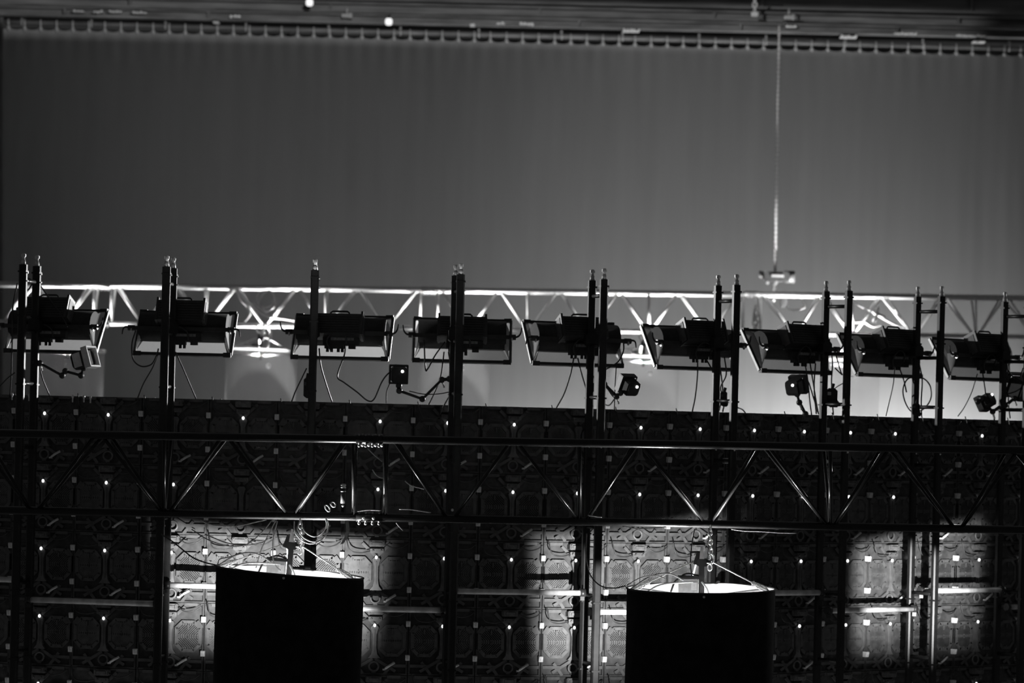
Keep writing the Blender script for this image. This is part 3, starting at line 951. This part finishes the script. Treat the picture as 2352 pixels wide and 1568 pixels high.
def fixture(i):
    k = 2 * i
    pxs = [122, 422, 783, 1061, 1322, 1592, 1815, 2030, 2240]
    p, th = wall_at(k, 0.02)
    yaw = th + [0, 0, -.15, -.16, 0.02, 0, 0, 0, 0][i]
    base = P(pxs[i], 800, p.y)
    al = (base.x - p.x) / math.cos(th)
    p, th = wall_at(k, 0.02, al)
    lab = ['black strobe lamp with raised ballast box, leftmost in the row, crossed by the first tower', 'black strobe lamp with raised ballast box on the second tower',
           'black strobe lamp with carry handle on top, right of the third tower', 'black strobe lamp seen straight from behind the fourth tower',
           'black strobe lamp turned left beside the fifth tower', 'black strobe lamp turned left beside the sixth tower', 'black strobe lamp turned left beside the seventh tower',
           'black strobe lamp turned left beside the eighth tower', 'black strobe lamp turned left beside the ninth tower, last in the row'][i]
    f = empty('strobe_lamp', lab, 'stage light', Matrix.Translation((p.x, p.y, CZ + 0.645)) @ Matrix.Rotation(yaw, 4, 'Z'), 'strobe lamps along the top of the LED wall')
    L = 0.355
    # body barrel
    n = 20
    MB().tube((-0.325, 0.01, 0.0), (0.325, 0.01, 0.0), 0.108, n).build('body', BLACKM, f)
    # slanted rim: lower edge nearer the viewer
    LOW, UP = V((0, -0.05, -0.195)), V((0, 0.17, 0.115))
    rm = MB()
    for q in (LOW, UP):
        rm.box(q, (2 * L, 0.022, 0.022))
    d = UP - LOW
    Mx = Matrix.Rotation(-math.atan2(d.y, d.z), 3, 'X')
    for s in (-1, 1):
        rm.box((LOW + UP) / 2 + V((s * L, 0, 0)), (0.018, 0.022, d.length + 0.03), Mx)
        for q in (LOW, UP):
            rm.box(q + V((s * (L - 0.02), -0.006, 0)), (0.055, 0.036, 0.034))
    rm.build('rim', BLACK, f)
    st = MB().box(LOW + V((0, 0.0, -0.015)), (2 * L, 0.02, 0.008))
    for s in (-1, 1):
        st.box((LOW + UP) / 2 + V((s * (L + 0.012), 0.004, 0)), (0.006, 0.02, d.length), Mx)
    st.build('edge_strip', PALE, f)
    # reflector skins between rim and barrel
    b0, b1 = V((0, -0.02, -0.085)), V((0, 0.03, 0.09))
    sk = MB()
    sk.add([LOW + V((-L, 0, 0)), LOW + V((L, 0, 0)), b0 + V((0.29, 0, 0)), b0 + V((-0.29, 0, 0))], [(0, 1, 2, 3)])
    sk.build('reflector', SKIN, f)
    MB().add([UP + V((-L, 0, 0)), UP + V((L, 0, 0)), b1 + V((0.32, 0, 0)), b1 + V((-0.32, 0, 0)), UP + V((-L, 0.01, 0)), UP + V((L, 0.01, 0)), b1 + V((0.32, 0.01, 0)), b1 + V((-0.32, 0.01, 0))],
             [(3, 2, 1, 0), (4, 5, 6, 7), (0, 1, 5, 4), (2, 3, 7, 6), (1, 2, 6, 5), (3, 0, 4, 7)]).build('hood', BLACKM, f)
    for s in (-1, 1):
        vs = [LOW + V((s * L, 0, 0)), UP + V((s * L, 0, 0))]
        arc = [V((s * 0.31, 0.10 * math.sin(a) + 0.01, 0.10 * math.cos(a))) for a in [0.3 - j * 0.42 for j in range(8)]]
        vs += arc
        fs = [(0, 1, 2)] + [(0, 2 + j, 3 + j) for j in range(7)]
        if s > 0:
            fs = [x[::-1] for x in fs]
        MB().add(vs, fs).build('end_plate', FROST, f)
    # ballast housing nearer the viewer
    Mt = Matrix.Rotation(-0.42, 3, 'X')
    hz = [0.105, 0.10, 0.03, 0.035, 0.06, 0.065, 0.07, 0.07, 0.07][i]
    hs = MB().box((0, -0.125, hz), (0.33, 0.12, 0.16), Mt)
    for s in (-1, 1):
        hs.box(Mt @ V((s * 0.172, 0, 0.008)) + V((0, -0.125, hz)), (0.016, 0.13, 0.185), Mt)
    for q in range(7):
        hs.box(Mt @ V((0, -0.062, -0.06 + q * 0.02)) + V((0, -0.125, hz)), (0.31, 0.006, 0.008), Mt)
    ho = hs.build('ballast_housing', BLACK, f)
    for s in (-1, 1):
        MB().box(Mt @ V((s * 0.182, 0.01, 0.0)) + V((0, -0.125, hz)), (0.004, 0.10, 0.15), Mt).build('side_sheet', RIB, ho)
    hx = 0.0
    MB().path([(hx - 0.07, -0.09, hz + 0.075), (hx - 0.068, -0.085, hz + 0.105), (hx - 0.055, -0.083, hz + 0.115), (hx + 0.055, -0.083, hz + 0.115), (hx + 0.068, -0.085, hz + 0.105), (hx + 0.07, -0.09, hz + 0.075)], 0.007, 6).build('carry_handle', BLACK, ho)
    # yoke bar and levers
    MB().box((0, -0.115, -0.012), (0.74, 0.03, 0.030)).build('yoke_bar', BLACK, f)
    for s in (-1, 1):
        x0 = s * 0.375
        le = MB().tube((x0 - s * 0.03, -0.115, -0.012), (x0 + s * 0.02, -0.115, -0.012), 0.021, 10)
        dz = -1 if (i in (1, 4)) else 1
        le.path(spline([(x0 + s * 0.005, -0.12, -0.012), (x0 + s * 0.035, -0.12, -0.006), (x0 + s * 0.055, -0.12, 0.02 * dz), (x0 + s * 0.062, -0.12, 0.06 * dz)]), 0.010, 6, 0.004)
        le.build('lever', BLACK, f)
        MB().tube((x0 - s * 0.012, -0.135, -0.03), (x0 - s * 0.004, -0.135, -0.03), 0.014, 8).build('washer', STEEL, f)
    # electronics under the bar
    el = MB().box((0.02, -0.12, -0.075), (0.27, 0.05, 0.055)).box((-0.03, -0.13, -0.115), (0.14, 0.05, 0.03)).box((0.10, -0.125, -0.11), (0.05, 0.04, 0.04))
    for q in (-0.08, -0.05, 0.0, 0.03):
        el.tube((q, -0.135, -0.125), (q, -0.135, -0.155), 0.011, 8)
    el.build('connector_box', BLACKM, f)
    MB().box((0.03, -0.147, -0.058), (0.17, 0.005, 0.02)).build('label_plate', mat('scuffed_label', 0.22, 0.6, noise=0.5, scale=60), f)
    MB().path(spline([(-0.05, -0.15, -0.15), (-0.08, -0.17, -0.07), (-0.02, -0.18, 0.0), (0.05, -0.17, -0.03), (0.06, -0.15, -0.09)]), 0.006, 6).build('lead', RUBBER, f)
    return f


for i in range(9):
    fixture(i)

# pipes linking neighbouring towers, alternating between two heights
PG = 'pipes linking the towers'
for i in range(-1, 9):
    k0, k1 = 2 * i, 2 * i + 2
    z = CZ - (1.375 if i % 2 == 0 else 1.235)
    e0, e1 = k0 + 0.03, k1 - 0.06
    a, _ = wall_at(max(e0, -1.4), 0.33)
    b, _ = wall_at(min(e1, 17.6), 0.33)
    a.z = b.z = z
    if i == -1:
        lab = 'stub of grey pipe at the left frame edge behind the first tower'
    elif i == 8:
        lab = 'stub of grey pipe at the right frame edge beyond the ninth tower'
    else:
        lab = 'grey pipe linking the %s and %s ladder towers in front of the LED panels' % (ORD[i], ORD[i + 1])
    e = empty('link_pipe', lab, 'pipe', Matrix.Translation(a), PG)
    q = b - a
    MB().tube((0, 0, 0), q, 0.021, 12).build('tube', GALV, e)
    for t in (0.015, 0.985):
        MB().tube(q * (t - 0.02), q * (t + 0.02), 0.032, 10).box(q * t + V((0, -0.01, -0.04)), (0.03, 0.04, 0.03)).build('coupler', BLACK, e)

# ------------------------------------------------------------------ small lamps on jointed arms


def box_lamp(px, py, D, size, yaw, pitch, label, arm, rimmed=False):
    o0 = P(px, py, D)
    M = Matrix.Translation(o0)
    e = empty('clip_lamp', label, 'stage light', M, 'small box lamps on jointed arms')
    R3 = (Matrix.Rotation(yaw, 3, 'Z') @ Matrix.Rotation(pitch, 3, 'X'))
    s = size
    b = MB().bbox((0, 0, 0), (s, s * 0.75, s), 0.12, R3)
    for q in range(4):
        b.box(R3 @ V((0, -s * (0.40 + 0.03 * q), 0)), (s * 0.9, s * 0.015, s * (0.9 - .1 * q)), R3)
    b.build('housing', BLACKM, e)
    fr = MB()
    h = s * 0.56
    for (x, z, sx, sz) in ((0, h, 2 * h + .008, .012), (0, -h, 2 * h + .008, .012), (h, 0, .012, 2 * h), (-h, 0, .012, 2 * h)):
        fr.box(R3 @ V((x, s * 0.52, z)), (sx, 0.05, sz), R3)
    fr.build('barn_frame', PALE if rimmed else BLACK, e)
    MB().bbox(R3 @ V((0, s * 0.47, 0)), (s * 0.8, 0.012, s * 0.8), 0.15, R3).build('lens', BLACKM, e)
    MB().ball(R3 @ V((s * 0.15, -s * 0.52, s * 0.28)), 0.012).build('status_light', LED, e)
    MB().box(R3 @ V((s * 0.5, -s * .1, 0)), (0.006, s * .5, s * .8), R3).build('side_sheet', PALE if rimmed else RIB, e)
    # jointed arm
    pts = [P(x, y, d) - o0 for x, y, d in arm]
    for j, (a, c) in enumerate(zip(pts, pts[1:])):
        MB().tube(a, c, 0.013 if j == 0 else 0.010, 8).build('arm', BLACK, e)
    for a in pts:
        jm = MB().ball(a, 0.024, 10, 6).tube(a + V((0, -0.03, 0)), a + V((0, 0.03, 0)), 0.014, 8)
        jm.build('joint', BLACK, e)
    a = pts[1] if len(pts) > 2 else pts[0]
    MB().tube(a, a + V((0.015, -0.01, -0.045)), 0.006, 6).ball(a + V((0.016, -0.01, -0.05)), 0.008).build('wing_bolt', STEEL, e)
    return e


box_lamp(190, 826, DW(190, 0.24), 0.13, -1.95, 0.3, 'small lamp with a bright square frame on an arm from the first tower', [(78, 832, DW(78, 0.24)), (92, 834, DW(92, 0.24)), (143, 862, DW(143, 0.24)), (150, 852, DW(150, 0.24)), (186, 862, DW(186, 0.24)), (192, 845, DW(192, 0.24))], True)
box_lamp(917, 861, DW(917, 0.24), 0.115, 0.12, 0.1, 'small boxy lamp on a bent arm left of the fourth tower', [(1032, 870, DW(1032, 0.24)), (1015, 872, DW(1015, 0.24)), (970, 916, DW(970, 0.24)), (917, 897, DW(917, 0.24)), (916, 885, DW(916, 0.24))])
box_lamp(1447, 888, DW(1447, 0.24), 0.11, 0.6, 0.5, 'small boxy lamp tucked against the right side of the fifth tower', [(1388, 882, DW(1388, 0.24)), (1416, 910, DW(1416, 0.24)), (1425, 902, DW(1425, 0.24)), (1440, 895, DW(1440, 0.24))])
box_lamp(1826, 888, DW(1826, 0.24), 0.115, -0.6, 0.35, 'small boxy lamp on a short stalk left of the seventh tower', [(1850, 950, DW(1850, 0.24)), (1836, 924, DW(1836, 0.24)), (1831, 905, DW(1831, 0.24))])
box_lamp(2268, 920, DW(2268, 0.24), 0.10, 0.9, -0.5, 'small boxy lamp folded against the left side of the ninth tower', [(2302, 930, DW(2302, 0.24)), (2280, 945, DW(2280, 0.24)), (2255, 915, DW(2255, 0.24)), (2246, 922, DW(2246, 0.24)), (2268, 915, DW(2268, 0.24))])
box_lamp(2345, 893, DW(2345, 0.24), 0.17, 0.7, 0.4, 'larger dark lamp cut by the right frame edge beside the ninth tower', [(2310, 930, DW(2310, 0.24)), (2330, 915, DW(2330, 0.24)), (2340, 900, DW(2340, 0.24))])

# ------------------------------------------------------------------ cables among the towers
for pts, D, lab in (
        ([(40, 650), (30, 700), (28, 780), (26, 860), (23, 910)], 25.7, 'black cable hanging straight down left of the first tower'),
        ([(48, 650), (60, 668), (72, 655), (74, 645), (60, 638), (48, 650)], 25.6, 'loop of black cable round the top rung of the first tower'),
        ([(92, 655), (110, 680), (125, 702), (140, 720), (155, 750)], 25.9, 'black cable slanting from the first tower down to its strobe'),
        ([(88, 830), (98, 870), (114, 908)], 25.9, 'black cable falling right from the foot of the first tower'),
        ([(0, 887), (18, 868), (35, 855)], 25.9, 'black cable reaching in from the left frame edge'),
        ([(312, 758), (303, 790), (306, 825), (325, 841), (348, 836), (360, 815), (364, 800)], 25.9, 'wide loop of black cable left of the second tower'),
        ([(362, 815), (350, 845), (330, 880), (317, 912)], 25.9, 'black cable falling left from the second tower'),
        ([(403, 808), (420, 845), (435, 880), (450, 915)], 25.9, 'black cable falling right from the second tower'),
        ([(704, 846), (690, 875), (678, 900), (670, 922)], 25.9, 'black cable falling left from the third tower'),
        ([(733, 800), (737, 840), (750, 885), (763, 924)], 25.9, 'black cable falling right from the third tower'),
        ([(790, 780), (792, 810), (778, 850), (776, 868), (790, 878), (820, 900), (845, 920), (860, 915), (878, 875), (895, 855), (912, 848)], 25.7, 'long black cable swinging from the third strobe over to the small boxy lamp'),
        ([(895, 880), (888, 900), (887, 925)], 25.7, 'thin black cable hanging below the small boxy lamp left of the fourth tower'),
        ([(974, 780), (977, 845), (983, 846), (1000, 815), (1022, 785)], 25.9, 'black cable making a sharp V left of the fourth tower'),
        ([(1020, 808), (1013, 860), (1003, 890), (985, 928)], 25.9, 'black cable falling left from the fourth tower'),
        ([(1030, 808), (1034, 830), (1037, 845)], 25.8, 'short black cable running into the fourth tower'),
        ([(940, 898), (975, 905), (1010, 904), (1035, 899)], 25.7, 'thin black cable along the bent arm left of the fourth tower'),
        ([(1034, 905), (1015, 940), (1008, 960)], 25.7, 'black cable falling over the wall top at the fourth tower'),
        ([(1318, 822), (1310, 860), (1295, 905), (1278, 936)], 26.2, 'black cable falling left from the fifth strobe'),
        ([(1327, 822), (1335, 855), (1347, 895)], 26.1, 'black cable running from the fifth strobe into its tower'),
        ([(1432, 785), (1432, 805), (1420, 830), (1392, 848)], 26.0, 'black cable looping from the fifth strobe back to its tower'),
        ([(1416, 836), (1413, 880), (1411, 940)], 26.0, 'thin black cable dropping right of the fifth tower'),
        ([(1390, 882), (1404, 905), (1414, 915)], 25.9, 'black cable beside the lamp arm of the fifth tower'),
        ([(1388, 928), (1400, 930), (1412, 915)], 25.9, 'short slack black cable at the foot of the fifth tower'),
        ([(1602, 822), (1602, 860), (1597, 910), (1590, 945)], 26.5, 'black cable falling from the sixth strobe to the wall top'),
        ([(1612, 815), (1625, 830), (1636, 850)], 26.4, 'black cable running from the sixth strobe into its tower'),
        ([(1664, 820), (1668, 860), (1655, 890), (1664, 920), (1660, 945)], 26.2, 'black cable bundle hanging between the posts of the sixth tower'),
        ([(1651, 815), (1655, 850), (1660, 900), (1652, 942)], 26.2, 'second black cable hanging between the posts of the sixth tower'),
        ([(1692, 935), (1705, 940), (1712, 948)], 26.2, 'short black cable end on the wall top right of the sixth tower'),
        ([(1846, 818), (1855, 870), (1860, 920), (1864, 952)], 26.8, 'black cable falling from the seventh strobe, left of a pair'),
        ([(1860, 830), (1868, 880), (1876, 930), (1880, 950)], 26.8, 'black cable falling from the seventh strobe, right of a pair'),
        ([(1873, 835), (1870, 890), (1875, 950)], 26.75, 'straight black cable just left of the seventh tower'),
        ([(1842, 872), (1856, 876), (1866, 905), (1878, 945)], 26.8, 'black cable curving from the small lamp down beside the seventh tower'),
        ([(1905, 780), (1912, 830), (1910, 880), (1914, 952)], 26.5, 'thick black cable between the posts of the seventh tower'),
        ([(1936, 880), (1920, 890), (1908, 905)], 26.5, 'thin black cable crossing between the posts of the seventh tower'),
        ([(1916, 800), (1930, 850), (1934, 860), (1918, 845)], 26.5, 'small loose cable end between the posts of the seventh tower'),
        ([(2056, 830), (2052, 880), (2042, 925), (2035, 955)], 27.4, 'thin grey cable falling from the eighth strobe'),
        ([(2060, 830), (2075, 870), (2082, 900)], 27.4, 'black cable running from the eighth strobe into its tower'),
        ([(2110, 865), (2085, 870), (2074, 895), (2080, 925), (2095, 945), (2120, 940), (2138, 915), (2136, 885), (2118, 868), (2100, 880), (2105, 930)], 27.2, 'wide ring of coiled black cable on the eighth tower'),
        ([(2110, 830), (2118, 870), (2116, 920), (2117, 956)], 27.2, 'black cable hanging between the posts of the eighth tower'),
        ([(2245, 858), (2232, 900), (2215, 935), (2200, 956)], 28.2, 'thin grey cable falling from the ninth strobe'),
        ([(2256, 848), (2262, 890), (2264, 905)], 28.1, 'black cable falling from the ninth strobe onto the folded lamp'),
        ([(2270, 935), (2282, 955), (2285, 975)], 27.9, 'black cable dropping below the folded lamp at the ninth tower'),
        ([(2312, 830), (2318, 880), (2316, 920), (2320, 960)], 27.8, 'black cable hanging at the right of the ninth tower'),
        ([(2315, 850), (2338, 875), (2350, 845)], 27.8, 'slack black cable right of the ninth tower')):
    d0 = 0.15 if 'strobe' in lab else 0.245
    d1 = 0.0 if pts[-1][1] > 900 else 0.245
    n = len(pts) - 1
    pts = [(x, y, DW(x, d0 + (d1 - d0) * i / n)) for i, (x, y) in enumerate(pts)]
    cable('hanging_cable', lab, pts, 0.0055 if 'thin' not in lab else 0.004, RUBBER)

# cable bags / distribution boxes tied to towers
for px, py, D, sx, sz, lab in ((1910, 912, 26.45, 0.085, 0.14, 'black connector box with pale patches tied to the seventh tower'), (1662, 915, 26.15, 0.05, 0.11, 'black cable bundle box tied inside the sixth tower'), (705, 890, 25.85, 0.045, 0.14, 'black cable bag strapped to the left of the third tower'), (2103, 940, 27.15, 0.06, 0.10, 'black connector box at the foot of the eighth tower')):
    o0 = P(px, py, DW(px, 0.25))
    e = empty('junction_box', lab, 'box', Matrix.Translation(o0))
    MB().bbox((0, 0, 0), (sx, 0.07, sz), 0.25).bbox((sx * .2, 0, -sz * .35), (sx * .9, 0.08, sz * .4), 0.25).build('shell', BLACKM, e)
    MB().tube((0, -0.03, sz * .4), (0.01, -0.03, sz * .75), 0.012, 8).build('plug', BLACKM, e)
    MB().box((-sx * .25, -0.037, sz * .2), (sx * .3, 0.006, sz * .18)).build('patch', PALE if 'pale' in lab else RIB, e)

# little bright bolt heads along the wall top at left
for px, py in ((28, 903), (67, 905), (167, 908), (193, 908), (208, 910), (332, 912), (356, 913), (486, 915), (507, 916)):
    o0 = P(px, py + 3, 26.35)
    MB().ball((0, 0, 0), 0.010, 8, 5, 1.4).tube((0, 0, -0.04), (0, 0, 0), 0.006, 6).build('bolt', STEEL, lw).location = o0 - lw.location
